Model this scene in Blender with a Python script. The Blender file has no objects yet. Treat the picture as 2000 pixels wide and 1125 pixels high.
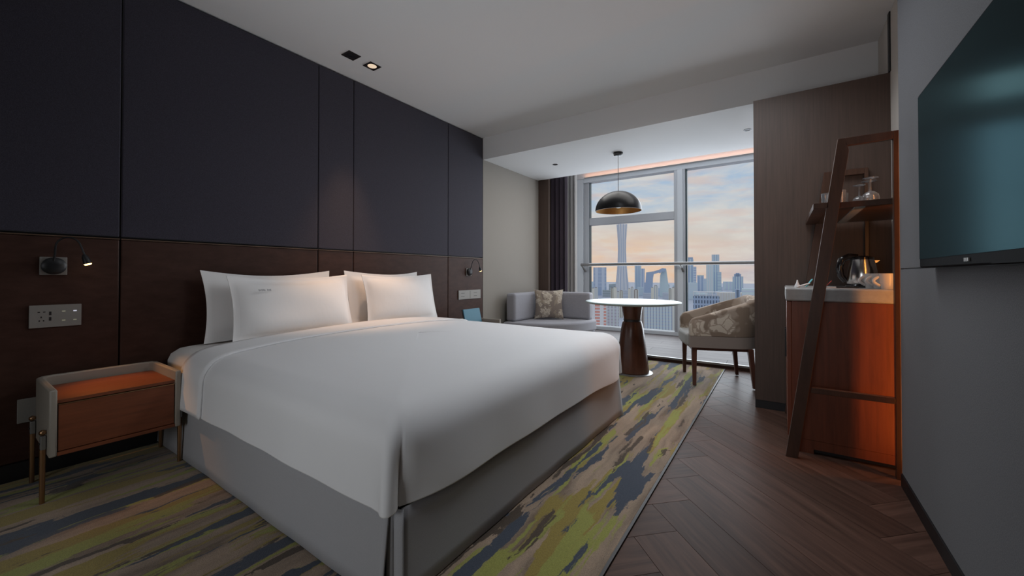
import bpy, bmesh, math, random
from math import sin, cos, pi, radians, sqrt
from mathutils import Vector, Matrix
random.seed(7)
S = bpy.context.scene
COL = S.collection
S.view_settings.view_transform = 'Standard'
S.view_settings.look = 'None'
S.view_settings.exposure = 0.0
S.view_settings.gamma = 1.0
S.view_settings.use_curve_mapping = False

# ------------------------------------------------------------------ camera
cd = bpy.data.cameras.new('camera'); cam = bpy.data.objects.new('camera', cd); COL.objects.link(cam)
cam.location = (0, 0, 1.008)
cam.rotation_euler = (radians(90.6), 0, math.atan2(526, 773))
cd.sensor_width = 36.0; cd.lens = 36 * 773 / 2000.0
cd.shift_y = -0.0172; cd.clip_start = 0.05; cd.clip_end = 9000
S.camera = cam

# ------------------------------------------------------------------ sky
world = bpy.data.worlds.new('evening_sky'); S.world = world; world.use_nodes = True
wn = world.node_tree.nodes; wl = world.node_tree.links; wn.clear()
def wnode(t, **k):
    n = wn.new(t)
    for a, b in k.items(): setattr(n, a, b)
    return n
out = wnode('ShaderNodeOutputWorld'); bg = wnode('ShaderNodeBackground'); wl.new(bg.outputs[0], out.inputs[0])
tc = wnode('ShaderNodeTexCoord'); sep = wnode('ShaderNodeSeparateXYZ'); wl.new(tc.outputs['Generated'], sep.inputs[0])
ramp = wnode('ShaderNodeValToRGB'); wl.new(sep.outputs['Z'], ramp.inputs[0])
def setramp(r, pts):
    e = r.color_ramp.elements
    while len(e) > 1: e.remove(e[-1])
    e[0].position = pts[0][0]; e[0].color = (*pts[0][1], 1)
    for p, c in pts[1:]:
        x = e.new(p); x.color = (*c, 1)
setramp(ramp, [(0.0, (.50, .45, .50)), (.03, (.60, .50, .50)), (.07, (.64, .57, .53)), (.12, (.57, .59, .61)), (.18, (.43, .53, .66)), (.32, (.33, .47, .67)), (1.0, (.17, .29, .52))])
# warm glow round the place where the sun went down
dot = wnode('ShaderNodeVectorMath', operation='DOT_PRODUCT'); wl.new(tc.outputs['Generated'], dot.inputs[0])
sd = Vector((-.345, .938, .03)).normalized(); dot.inputs[1].default_value = sd
gm = wnode('ShaderNodeMapRange'); gm.inputs[1].default_value = .955; gm.inputs[2].default_value = 1.0; wl.new(dot.outputs['Value'], gm.inputs[0])
gz = wnode('ShaderNodeMapRange'); gz.inputs[1].default_value = .15; gz.inputs[2].default_value = .0; wl.new(sep.outputs['Z'], gz.inputs[0])
gmul = wnode('ShaderNodeMath', operation='MULTIPLY'); wl.new(gm.outputs[0], gmul.inputs[0]); wl.new(gz.outputs[0], gmul.inputs[1])
mixg = wnode('ShaderNodeMixRGB'); mixg.inputs[2].default_value = (.88, .56, .34, 1)
wl.new(gmul.outputs[0], mixg.inputs[0]); wl.new(ramp.outputs[0], mixg.inputs[1])
# clouds: stretched noise, cream above, pink underneath
mp = wnode('ShaderNodeMapping'); mp.inputs['Scale'].default_value = (4.5, 4.5, 17.0); mp.inputs['Rotation'].default_value = (0.10, 0.16, 0.3)
wl.new(tc.outputs['Generated'], mp.inputs[0])
nz = wnode('ShaderNodeTexNoise'); nz.inputs['Scale'].default_value = 1.7; nz.inputs['Detail'].default_value = 7; nz.inputs['Roughness'].default_value = .58; nz.inputs['Distortion'].default_value = .5
wl.new(mp.outputs[0], nz.inputs['Vector'])
cr = wnode('ShaderNodeValToRGB'); setramp(cr, [(.38, (0, 0, 0)), (.62, (1, 1, 1))]); wl.new(nz.outputs[0], cr.inputs[0])
cm = wnode('ShaderNodeMath', operation='MULTIPLY'); cm.inputs[1].default_value = .75; wl.new(cr.outputs[0], cm.inputs[0])
mixc = wnode('ShaderNodeMixRGB'); mixc.inputs[2].default_value = (.74, .68, .62, 1)
wl.new(cm.outputs[0], mixc.inputs[0]); wl.new(mixg.outputs[0], mixc.inputs[1])
mp2 = wnode('ShaderNodeMapping'); mp2.inputs['Scale'].default_value = (5, 5, 34); mp2.inputs['Location'].default_value = (3, 1, 2); mp2.inputs['Rotation'].default_value = (0, .12, 0)
wl.new(tc.outputs['Generated'], mp2.inputs[0])
nz2 = wnode('ShaderNodeTexNoise'); nz2.inputs['Scale'].default_value = 1.5; nz2.inputs['Detail'].default_value = 5; wl.new(mp2.outputs[0], nz2.inputs['Vector'])
cr2 = wnode('ShaderNodeValToRGB'); setramp(cr2, [(.50, (0, 0, 0)), (.68, (1, 1, 1))]); wl.new(nz2.outputs[0], cr2.inputs[0])
cm2 = wnode('ShaderNodeMath', operation='MULTIPLY'); cm2.inputs[1].default_value = .6; wl.new(cr2.outputs[0], cm2.inputs[0])
mixp = wnode('ShaderNodeMixRGB'); mixp.inputs[2].default_value = (.68, .52, .47, 1)
wl.new(cm2.outputs[0], mixp.inputs[0]); wl.new(mixc.outputs[0], mixp.inputs[1])
wl.new(mixp.outputs[0], bg.inputs[0]); bg.inputs[1].default_value = 1.0

# ------------------------------------------------------------------ lights
def lamp(name, kind, loc, target=None, energy=1, color=(1, 1, 1), **k):
    d = bpy.data.lights.new(name, kind); o = bpy.data.objects.new(name, d); COL.objects.link(o)
    o.location = loc; d.energy = energy; d.color = color
    for a, b in k.items(): setattr(d, a, b)
    if target is not None:
        o.rotation_euler = (Vector(target) - Vector(loc)).to_track_quat('-Z', 'Y').to_euler()
    return o
# evening daylight falling in through the window
lamp('sky_glow', 'SUN', (0, 20, 8), target=(-.55, 0, 0.8), energy=.5, color=(.90, .95, 1.0), angle=radians(58))
lamp('window_daylight', 'AREA', (-1.25, 6.50, 1.40), target=(-1.25, 0, 1.25), energy=84, color=(.84, .92, 1.0), shape='RECTANGLE', size=3.1, size_y=2.5)
# added soft fills without fixtures, in the bay and above the bed's foot
lamp('bay_ceiling_fill', 'AREA', (-1.35, 4.55, 2.44), target=(-1.35, 4.55, 0), energy=16, color=(1, .97, .93), shape='RECTANGLE', size=1.9, size_y=.6)
lamp('bed_ceiling_fill', 'AREA', (-.75, 2.75, 2.70), target=(-1.05, 2.85, 0), energy=28, color=(.90, .95, 1.0), shape='RECTANGLE', size=.7, size_y=1.8, spread=radians(152))
lamp('entry_fill', 'AREA', (-.9, -2.3, 1.1), target=(-1.6, 1.0, .3), energy=4.6, color=(.92, .96, 1.0), shape='RECTANGLE', size=1.2, size_y=1.0, spread=radians(75))  # added unseen fill behind the camera, brightens the bed's near side
# added unseen spot behind the camera, like a bounced flash, washes the ceiling
lamp('ceiling_bounce_fill', 'SPOT', (-1.25, -.8, .6), target=(-1.2, 1.4, 2.7), energy=72, color=(.97, .98, 1.0), spot_size=radians(94), spot_blend=1.0, shadow_soft_size=.3)

# ------------------------------------------------------------------ materials
def mat(name, color, rough=.6, metal=0, spec=.5, coat=0, emit=None, estr=0, sheen=0):
    m = bpy.data.materials.new(name); m.use_nodes = True
    b = m.node_tree.nodes['Principled BSDF']
    b.inputs['Base Color'].default_value = (*color, 1); b.inputs['Roughness'].default_value = rough
    b.inputs['Metallic'].default_value = metal; b.inputs['Specular IOR Level'].default_value = spec
    b.inputs['Coat Weight'].default_value = coat; b.inputs['Sheen Weight'].default_value = sheen
    if emit: b.inputs['Emission Color'].default_value = (*emit, 1); b.inputs['Emission Strength'].default_value = estr
    return m
def nodes(m): return m.node_tree.nodes, m.node_tree.links, m.node_tree.nodes['Principled BSDF']
def coords(m, scale=(1, 1, 1), rot=(0, 0, 0), kind='Object'):
    n, l, b = nodes(m)
    t = n.new('ShaderNodeTexCoord'); p = n.new('ShaderNodeMapping'); p.inputs['Scale'].default_value = scale; p.inputs['Rotation'].default_value = rot
    l.new(t.outputs[kind], p.inputs[0]); return p.outputs[0]
def noise(m, vec, scale, detail=4, rough=.5, dist=0):
    n, l, b = nodes(m); t = n.new('ShaderNodeTexNoise'); l.new(vec, t.inputs['Vector'])
    t.inputs['Scale'].default_value = scale; t.inputs['Detail'].default_value = detail; t.inputs['Roughness'].default_value = rough; t.inputs['Distortion'].default_value = dist
    return t.outputs[0]
def cramp(m, fac, pts, interp='LINEAR'):
    n, l, b = nodes(m); r = n.new('ShaderNodeValToRGB'); r.color_ramp.interpolation = interp; setramp(r, pts); l.new(fac, r.inputs[0]); return r.outputs[0]
def bump(m, fac, strength=.3, dist=.002):
    n, l, b = nodes(m); u = n.new('ShaderNodeBump'); u.inputs['Strength'].default_value = strength; u.inputs['Distance'].default_value = dist
    l.new(fac, u.inputs['Height']); l.new(u.outputs[0], b.inputs['Normal'])
def setcol(m, o): n, l, b = nodes(m); l.new(o, b.inputs['Base Color'])
def scl(c, k): return tuple(x * k for x in c)
def wood(name, color, grain=(1, 18, 18), lo=.62, hi=1.3, rough=.4, coat=0, rnd=0):
    m = mat(name, color, rough, coat=coat)
    n, l, b = nodes(m); v = coords(m, grain)
    f = noise(m, v, 2.2, 7, .65, .6); c = cramp(m, f, [(.28, scl(color, lo)), (.5, color), (.74, scl(color, hi))])
    if rnd:
        oi = n.new('ShaderNodeObjectInfo'); hs = n.new('ShaderNodeHueSaturation'); mr = n.new('ShaderNodeMapRange')
        mr.inputs[3].default_value = 1 - rnd; mr.inputs[4].default_value = 1 + rnd
        l.new(oi.outputs['Random'], mr.inputs[0]); l.new(mr.outputs[0], hs.inputs['Value']); l.new(c, hs.inputs['Color']); c = hs.outputs[0]
        off = n.new('ShaderNodeVectorMath'); off.operation = 'ADD'; sc = n.new('ShaderNodeMath'); sc.operation = 'MULTIPLY'; sc.inputs[1].default_value = 37
        l.new(oi.outputs['Random'], sc.inputs[0])
        tn = [x for x in n if x.type == 'TEX_NOISE'][0]; src = tn.inputs['Vector'].links[0].from_socket
        l.new(src, off.inputs[0]); l.new(sc.outputs[0], off.inputs[1]); l.new(off.outputs[0], tn.inputs['Vector'])
    setcol(m, c); bump(m, f, .12, .001)
    return m
def cloth(name, color, rough=.85, sc=900, var=.25, strength=.35, sheen=.2):
    m = mat(name, color, rough, spec=.2, sheen=sheen)
    v = coords(m); f = noise(m, v, sc, 2)
    setcol(m, cramp(m, f, [(.3, scl(color, 1 - var)), (.7, scl(color, 1 + var))])); bump(m, f, strength, .001)
    return m
M = {}
M['plaster'] = mat('white_plaster', (.74, .74, .745), .85, spec=.2)
f = noise(M['plaster'], coords(M['plaster']), 60, 3); bump(M['plaster'], f, .03, .002)
M['navy'] = cloth('navy_wall_fabric', (.043, .039, .055), .8, 330, .28, .4)
M['leather'] = mat('brown_leather', (.050, .021, .014), .55, spec=.25)
f = noise(M['leather'], coords(M['leather'], (1, 1, 2.5)), 9, 6, .6); setcol(M['leather'], cramp(M['leather'], f, [(.3, (.040, .016, .010)), (.7, (.064, .028, .019))]))
bump(M['leather'], noise(M['leather'], coords(M['leather']), 260, 2), .12, .001)
M['greige'] = cloth('greige_wallpaper', (.30, .275, .245), .8, 420, .08, .15, 0)
M['recess'] = cloth('recess_wallpaper', (.66, .61, .56), .8, 420, .08, .15, 0)
M['tvfabric'] = cloth('charcoal_wall_fabric', (.066, .066, .075), .85, 300, .35, .5)
M['black'] = mat('black_skirting', (.012, .011, .012), .5)
M['rail'] = mat('dark_bronze_trim', (.11, .065, .04), .5, .2)
M['brass'] = mat('bronze_metal', (.42, .25, .14), .35, 1)
M['veneer'] = wood('striped_veneer', (.072, .045, .034), (42, 42, 1.2), .75, 1.22, .5)
M['plank'] = wood('walnut_plank', (.078, .042, .031), (1, 13, 13), .55, 1.5, .42, 0, .30)
M['bayplank'] = wood('grey_oak_plank', (.085, .072, .069), (1, 13, 13), .7, 1.3, .45, 0, .12)
M['cherry'] = wood('cherry_veneer', (.170, .045, .019), (24, 24, 1.3), .72, 1.25, .38)
M['cherryh'] = wood('cherry_veneer_level', (.19, .055, .022), (20, 1.2, 20), .7, 1.25, .42)
M['darkwood'] = wood('dark_walnut', (.068, .033, .021), (14, 14, 2), .7, 1.3, .32)
M['tablewood'] = wood('table_walnut', (.105, .040, .024), (9, 9, 1.2), .7, 1.3, .25)
M['chairwood'] = wood('chair_walnut', (.10, .038, .025), (12, 12, 2), .75, 1.25, .35)
M['linen'] = mat('white_linen', (.83, .825, .835), .85, spec=.2, sheen=.15)
f = noise(M['linen'], coords(M['linen'], (1, 1, 1)), 5, 3, .5); bump(M['linen'], f, .25, .012)
M['cotton'] = mat('white_pillow_cotton', (.88, .86, .85), .85, spec=.2, sheen=.15)
bump(M['cotton'], noise(M['cotton'], coords(M['cotton'], (1, 1, .6)), 9, 3, .55), .22, .012)
M['mattress'] = mat('mattress_sheet', (.76, .74, .72), .85, spec=.2)
M['skirt'] = cloth('grey_bed_skirt', (.39, .385, .40), .75, 500, .06, .15)
M['sofa'] = cloth('grey_sofa_fabric', (.33, .325, .355), .9, 260, .14, .4)
M['trim'] = mat('grey_stitch', (.40, .39, .40), .8)
M['nsleather'] = mat('grey_beige_leather', (.32, .285, .24), .5)
M['darkmetal'] = mat('black_lamp_metal', (.02, .02, .022), .4, .3)
M['lens'] = mat('warm_lens', (.9, .7, .3), .3, emit=(1, .62, .22), estr=5)
M['lensw'] = mat('soft_lens', (.9, .8, .7), .3, emit=(1, .75, .5), estr=3)
M['plate'] = mat('grey_switch_plate', (.27, .255, .235), .45)
M['plateh'] = mat('dark_slot', (.02, .015, .015), .5)
M['led'] = mat('switch_led', (.7, .7, .7), .4, emit=(.8, .8, 1), estr=.45)
M['ledy'] = mat('switch_led_dim', (.5, .5, .4), .4, emit=(.7, .7, .45), estr=.10)
M['teal'] = mat('teal_leather', (.035, .17, .25), .5)
M['alu'] = mat('window_aluminium', (.47, .49, .52), .45, .35)
M['whiteframe'] = mat('white_window_frame', (.66, .70, .74), .5)
M['gasket'] = mat('dark_gasket', (.02, .05, .06), .4)
M['steel'] = mat('brushed_steel', (.30, .295, .29), .35, .6)
M['railsteel'] = mat('grey_rail_steel', (.20, .195, .19), .4, .3)
M['curtain'] = cloth('aubergine_curtain', (.040, .028, .040), .7, 300, .2, .2, .3)
M['sheer'] = mat('pale_sheer', (.42, .40, .385), .9)
M['tabletop'] = mat('white_stone_top', (.38, .46, .46), .35, spec=.2)
M['lampblack'] = mat('matt_black_shade', (.010, .010, .011), .33)
M['gold'] = mat('gold_lining', (.55, .30, .10), .45, .8)
m = M['screen'] = bpy.data.materials.new('tv_screen'); m.use_nodes = True; n = m.node_tree.nodes; l = m.node_tree.links; n.clear()
o_ = n.new('ShaderNodeOutputMaterial'); d_ = n.new('ShaderNodeBsdfDiffuse'); g_ = n.new('ShaderNodeBsdfGlossy'); x_ = n.new('ShaderNodeMixShader'); f_ = n.new('ShaderNodeFresnel')
d_.inputs[0].default_value = (.022, .029, .031, 1); g_.inputs[0].default_value = (.40, .82, .95, 1); g_.inputs['Roughness'].default_value = .16; f_.inputs[0].default_value = 1.055
l.new(f_.outputs[0], x_.inputs[0]); l.new(d_.outputs[0], x_.inputs[1]); l.new(g_.outputs[0], x_.inputs[2]); l.new(x_.outputs[0], o_.inputs[0])
M['tvbezel'] = mat('tv_bezel', (.005, .005, .006), .5, spec=.1)
M['tvbezel'].node_tree.nodes['Principled BSDF'].inputs['IOR'].default_value = 1.12
M['stone'] = mat('grey_countertop', (.25, .24, .235), .4)
f = noise(M['stone'], coords(M['stone']), 14, 6, .6); setcol(M['stone'], cramp(M['stone'], f, [(.3, (.30, .29, .285)), (.7, (.43, .42, .41))]))
M['smoke'] = mat('smoked_kettle_body', (.05, .05, .052), .15, .4)
M['kettle'] = mat('black_kettle', (.012, .012, .014), .15, coat=.5)
M['chrome'] = mat('kettle_steel', (.62, .60, .58), .18, 1)
M['china'] = mat('white_china', (.80, .79, .78), .2, coat=.3)
M['disc'] = mat('dark_plate', (.07, .06, .05), .4)
M['paper'] = mat('white_sachet', (.75, .74, .74), .6)
M['cyan'] = mat('turquoise_sachet', (.10, .45, .52), .5)
M['green'] = mat('green_sachet', (.12, .30, .14), .5)
M['red'] = mat('red_sachet', (.40, .05, .05), .5)
def glassmat(name, tint, ior=1.45, rough=0.0):
    m = bpy.data.materials.new(name); m.use_nodes = True; n = m.node_tree.nodes; l = m.node_tree.links; n.clear()
    o = n.new('ShaderNodeOutputMaterial'); t = n.new('ShaderNodeBsdfTransparent'); g = n.new('ShaderNodeBsdfGlossy'); x = n.new('ShaderNodeMixShader'); fr = n.new('ShaderNodeFresnel')
    t.inputs[0].default_value = (*tint, 1); g.inputs['Roughness'].default_value = rough; fr.inputs[0].default_value = ior
    l.new(fr.outputs[0], x.inputs[0]); l.new(t.outputs[0], x.inputs[1]); l.new(g.outputs[0], x.inputs[2]); l.new(x.outputs[0], o.inputs[0])
    return m
M['pane'] = glassmat('window_glass', (.97, .985, .985), 1.03, .04)
M['glass'] = glassmat('drinking_glass', (.92, .93, .94), 1.8)
n = M['glass'].node_tree.nodes; l = M['glass'].node_tree.links
src_ = [x for x in n if x.type == 'MIX_SHADER'][0]; o_ = [x for x in n if x.type == 'OUTPUT_MATERIAL'][0]
d_ = n.new('ShaderNodeBsdfDiffuse'); d_.inputs[0].default_value = (.85, .87, .9, 1); x_ = n.new('ShaderNodeMixShader'); x_.inputs[0].default_value = .10  # white diffuse blended in, painting the bright rims that light would give
l.new(src_.outputs[0], x_.inputs[1]); l.new(d_.outputs[0], x_.inputs[2]); l.new(x_.outputs[0], o_.inputs[0])

for k_, io in (('plank', 1.17), ('bayplank', 1.15), ('lampblack', 1.25)): M[k_].node_tree.nodes['Principled BSDF'].inputs['IOR'].default_value = io
# carpet: long ragged streaks running along the room
m = M['carpet'] = mat('streaked_carpet', (.2, .15, .1), .95, spec=.1, sheen=.2)
n, l, b = nodes(m)
vo = coords(m, (1, 1, 1))
wv = n.new('ShaderNodeTexNoise'); wv.inputs['Scale'].default_value = 4.5; wv.inputs['Detail'].default_value = 6; wv.inputs['Roughness'].default_value = .62
l.new(vo, wv.inputs['Vector'])
def streak(scale, loc, warp):
    sub = n.new('ShaderNodeVectorMath'); sub.operation = 'SUBTRACT'; sub.inputs[1].default_value = (.5, .5, .5); l.new(wv.outputs['Color'], sub.inputs[0])
    wsc = n.new('ShaderNodeVectorMath'); wsc.operation = 'MULTIPLY'; wsc.inputs[1].default_value = (warp * .11, warp, 0); l.new(sub.outputs[0], wsc.inputs[0])
    ad = n.new('ShaderNodeVectorMath'); ad.operation = 'ADD'; l.new(vo, ad.inputs[0]); l.new(wsc.outputs[0], ad.inputs[1])
    mpp = n.new('ShaderNodeMapping'); mpp.inputs['Scale'].default_value = scale; mpp.inputs['Location'].default_value = loc; l.new(ad.outputs[0], mpp.inputs[0])
    return noise(m, mpp.outputs[0], 1.0, 5, .55, .15)
def over(base, fac, col, a=1.0):
    x = n.new('ShaderNodeMixRGB'); l.new(fac, x.inputs[0]); l.new(base, x.inputs[1]); x.inputs[2].default_value = (*col, 1); return x.outputs[0]
s0 = streak((11, 1.2, 1), (0, 0, 0), .45)
col = cramp(m, s0, [(.36, (.17, .115, .080)), (.46, (.29, .215, .155)), (.60, (.40, .29, .205))])
s1 = streak((9, .95, 1), (11.3, 4.2, 0), .45)
col = over(col, cramp(m, s1, [(.535, (0, 0, 0)), (.56, (1, 1, 1))]), (.30, .225, .055))
s4 = streak((12, 1.1, 1), (7.7, 14.2, 0), .5)
col = over(col, cramp(m, s4, [(.55, (0, 0, 0)), (.575, (1, 1, 1))]), (.31, .31, .075))
s2 = streak((9.5, 1.1, 1), (3.1, 9.2, 0), .55)
col = over(col, cramp(m, s2, [(.555, (0, 0, 0)), (.57, (1, 1, 1))]), (.060, .072, .098))
s3 = streak((15, 2.0, 1), (5.5, 1.7, 0), .55)
col = over(col, cramp(m, s3, [(.60, (0, 0, 0)), (.62, (1, 1, 1))]), (.085, .060, .042))
fz = noise(m, coords(m), 420, 2)
mul = n.new('ShaderNodeMixRGB'); mul.blend_type = 'MULTIPLY'; mul.inputs[0].default_value = 1
l.new(col, mul.inputs[1]); l.new(cramp(m, fz, [(.3, (.72, .72, .72)), (.7, (1.15, 1.15, 1.15))]), mul.inputs[2]); setcol(m, mul.outputs[0])
bump(m, fz, .5, .003)

# floral jacquard for chair and cushion
def floral(name, base, mid, light, sc):
    m = mat(name, base, .8, spec=.25, sheen=.1); n, l, b = nodes(m)
    v = coords(m); w = n.new('ShaderNodeTexNoise'); w.inputs['Scale'].default_value = sc * 1.3; w.inputs['Detail'].default_value = 3; l.new(v, w.inputs['Vector'])
    ad = n.new('ShaderNodeMixRGB'); ad.blend_type = 'LINEAR_LIGHT'; ad.inputs[0].default_value = .10; l.new(v, ad.inputs[1]); l.new(w.outputs['Color'], ad.inputs[2])
    vo = n.new('ShaderNodeTexVoronoi'); vo.inputs['Scale'].default_value = sc; l.new(ad.outputs[0], vo.inputs['Vector'])
    vs = n.new('ShaderNodeTexVoronoi'); vs.inputs['Scale'].default_value = sc * 2.7; vs.feature = 'DISTANCE_TO_EDGE'; l.new(ad.outputs[0], vs.inputs['Vector'])
    blob = cramp(m, vo.outputs['Distance'], [(.0, (0, 0, 0)), (.05, (1, 1, 1)), (.42, (1, 1, 1)), (.48, (0, 0, 0))])
    veins = cramp(m, vs.outputs['Distance'], [(.0, (0, 0, 0)), (.05, (0, 0, 0)), (.09, (1, 1, 1))])
    fl = n.new('ShaderNodeMixRGB'); l.new(veins, fl.inputs[0]); fl.inputs[1].default_value = (*mid, 1); fl.inputs[2].default_value = (*light, 1)
    bs = n.new('ShaderNodeMixRGB'); bs.inputs[1].default_value = (*base, 1); bs.inputs[2].default_value = (*mid, 1)
    nb = noise(m, v, sc * 1.1, 3, .5); l.new(cramp(m, nb, [(.52, (0, 0, 0)), (.56, (1, 1, 1))]), bs.inputs[0])
    mx = n.new('ShaderNodeMixRGB'); l.new(blob, mx.inputs[0]); l.new(bs.outputs[0], mx.inputs[1]); l.new(fl.outputs[0], mx.inputs[2])
    setcol(m, mx.outputs[0]); bump(m, noise(m, v, 500, 2), .3, .001)
    return m
M['floral'] = floral('floral_chair_fabric', (.24, .175, .13), (.36, .28, .22), (.58, .49, .40), 4.6)
M['cushion'] = floral('floral_cushion_fabric', (.24, .195, .165), (.33, .27, .21), (.58, .51, .42), 9)
M['chairplain'] = cloth('taupe_chair_fabric', (.27, .215, .185), .8, 500, .1, .2)
M['seatfab'] = cloth('pale_grey_seat_fabric', (.36, .35, .33), .8, 500, .1, .2)

# ------------------------------------------------------------------ mesh helpers
class MB:
    def __init__(s): s.bm = bmesh.new()
    def faces(s, vs, fs):
        v = [s.bm.verts.new(p) for p in vs]
        for q in fs:
            try: s.bm.faces.new([v[i] for i in q])
            except ValueError: pass
        return s
    def box(s, a, b, mtx=None):
        (x0, y0, z0), (x1, y1, z1) = a, b
        p = [(x0, y0, z0), (x1, y0, z0), (x1, y1, z0), (x0, y1, z0), (x0, y0, z1), (x1, y0, z1), (x1, y1, z1), (x0, y1, z1)]
        if mtx: p = [mtx @ Vector(q) for q in p]
        return s.faces(p, [(3, 2, 1, 0), (4, 5, 6, 7), (0, 1, 5, 4), (1, 2, 6, 5), (2, 3, 7, 6), (3, 0, 4, 7)])
    def prism(s, poly, axis, a, b):
        # poly in the two other axes, extruded along axis from a to b
        def P(u, v, w):
            return {'x': (w, u, v), 'y': (u, w, v), 'z': (u, v, w)}[axis]
        n = len(poly); vs = [P(u, v, a) for u, v in poly] + [P(u, v, b) for u, v in poly]
        return s.faces(vs, [tuple(range(n))[::-1], tuple(range(n, 2 * n))] + [(i, (i + 1) % n, n + (i + 1) % n, n + i) for i in range(n)])
    def lathe(s, prof, seg=32, c=(0, 0, 0), cap0=True, cap1=True, sx=1, sy=1):
        vs = []; fs = []
        for r, z in prof:
            for k in range(seg):
                a = 2 * pi * k / seg; vs.append((c[0] + r * cos(a) * sx, c[1] + r * sin(a) * sy, c[2] + z))
        for i in range(len(prof) - 1):
            for k in range(seg):
                k2 = (k + 1) % seg; fs.append((i * seg + k, i * seg + k2, (i + 1) * seg + k2, (i + 1) * seg + k))
        if cap0: fs.append(tuple(range(seg))[::-1])
        if cap1: fs.append(tuple((len(prof) - 1) * seg + k for k in range(seg)))
        return s.faces(vs, fs)
    def tube(s, pts, r, seg=10, cap=True):
        pts = [Vector(p) for p in pts]; vs = []; fs = []; ref = None
        rr = r if isinstance(r, (list, tuple)) else [r] * len(pts)
        for i, p in enumerate(pts):
            t = (pts[min(i + 1, len(pts) - 1)] - pts[max(i - 1, 0)]).normalized()
            if ref is None: ref = t.orthogonal().normalized()
            ref = (ref - t * ref.dot(t)).normalized(); bi = t.cross(ref)
            for k in range(seg):
                a = 2 * pi * k / seg; vs.append(p + (ref * cos(a) + bi * sin(a)) * rr[i])
        for i in range(len(pts) - 1):
            for k in range(seg):
                k2 = (k + 1) % seg; fs.append((i * seg + k, i * seg + k2, (i + 1) * seg + k2, (i + 1) * seg + k))
        if cap: fs += [tuple(range(seg))[::-1], tuple((len(pts) - 1) * seg + k for k in range(seg))]
        return s.faces(vs, fs)
    def grid(s, nu, nv, fn, closeu=False):
        vs = [fn(i / (nu if closeu else nu - 1), j / (nv - 1)) for j in range(nv) for i in range(nu)]; fs = []
        for j in range(nv - 1):
            for i in range(nu if closeu else nu - 1):
                i2 = (i + 1) % nu; fs.append((j * nu + i, j * nu + i2, (j + 1) * nu + i2, (j + 1) * nu + i))
        return s.faces(vs, fs)
    def build(s, name, m, parent=None, bevel=0, smooth=None, seg=2, solid=0, sub=0, loc=None, rot=None):
        bmesh.ops.recalc_face_normals(s.bm, faces=s.bm.faces)
        me = bpy.data.meshes.new(name); s.bm.to_mesh(me); s.bm.free()
        o = bpy.data.objects.new(name, me); COL.objects.link(o)
        me.materials.append(M[m] if isinstance(m, str) else m)
        if parent: o.parent = parent
        if loc is not None: o.location = loc
        if rot is not None: o.rotation_euler = rot
        if solid:
            md = o.modifiers.new('thickness', 'SOLIDIFY'); md.thickness = solid; md.offset = 0
        if bevel:
            md = o.modifiers.new('bevel', 'BEVEL'); md.width = bevel; md.segments = seg; md.limit_method = 'ANGLE'; md.angle_limit = radians(40)
        if sub:
            md = o.modifiers.new('subdivision', 'SUBSURF'); md.levels = sub; md.render_levels = sub
        if smooth is not None:
            for p in me.polygons: p.use_smooth = True
            try: me.set_sharp_from_angle(angle=radians(smooth))
            except Exception: pass
        return o
def box(name, m, a, b, parent=None, bevel=0, **k): return MB().box(a, b).build(name, m, parent, bevel, **k)
def tag(o, label=None, cat=None, group=None, kind=None):
    if label: o['label'] = label
    if cat: o['category'] = cat
    if group: o['group'] = group
    if kind: o['kind'] = kind
    return o
def thing(name, label, cat, loc=(0, 0, 0), rz=0, group=None):
    o = bpy.data.objects.new(name, None); COL.objects.link(o); o.location = loc; o.rotation_euler = (0, 0, rz); o.empty_display_size = .1
    return tag(o, label, cat, group)
def struct(o, label=None): o['kind'] = 'structure'; 
def STR(name, m, a, b, **k):
    o = box(name, m, a, b, **k); o['kind'] = 'structure'; return o
def copy_tree(o, parent=None):
    c = o.copy(); COL.objects.link(c)
    if parent: c.parent = parent
    for ch in list(o.children): copy_tree(ch, c)
    return c

LX, RX, CZ, SZ = -3.11, .47, 2.733, 2.46     # left wall, right wall, ceiling, bay ceiling
BY, WY = 3.92, 6.6                            # bulkhead, window
# ------------------------------------------------------------------ room shell
M['joint'] = mat('dark_floor_joint', (.045, .024, .018), .7)
floor = STR('floor', 'joint', (-3.6, -2.6, -.10), (1.0, 4.80, -.018))
def clip(poly, x0, x1, y0, y1):
    for ax, val, sg in ((0, x0, 1), (0, x1, -1), (1, y0, 1), (1, y1, -1)):
        res = []
        for i in range(len(poly)):
            p, q = poly[i - 1], poly[i]; dp = (p[ax] - val) * sg; dq = (q[ax] - val) * sg
            if (dp >= 0) != (dq >= 0):
                t = dp / (dp - dq); res.append((p[0] + (q[0] - p[0]) * t, p[1] + (q[1] - p[1]) * t))
            if dq >= 0: res.append(q)
        poly = res
        if not poly: return []
    return poly
def area(p): return abs(sum(p[i - 1][0] * p[i][1] - p[i][0] * p[i - 1][1] for i in range(len(p)))) / 2 if p else 0
PW, PN = .184, 6
def plank(quad, region, m, name='plank', z=0):
    pl = clip(quad, *region)
    if area(pl) < .003: return
    c = Vector(((quad[0][0] + quad[2][0]) / 2, (quad[0][1] + quad[2][1]) / 2)); d = Vector(quad[1]) - Vector(quad[0]); a = math.atan2(d.y, d.x)
    loc = [((x - c.x) * cos(-a) - (y - c.y) * sin(-a), (x - c.x) * sin(-a) + (y - c.y) * cos(-a)) for x, y in pl]
    k = len(loc); ins = []
    MBo = MB().prism(loc, 'z', -.016, 0)
    o = MBo.build(name, m, floor, bevel=.0006, seg=1, loc=(c.x, c.y, z - random.random() * .0004), rot=(0, 0, a))
    return o
U = Vector((1, 1)) / sqrt(2) * PW; V = Vector((-1, 1)) / sqrt(2) * PW
O = Vector((-.345 - PN * PW / sqrt(2), .10))
g = .003
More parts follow.
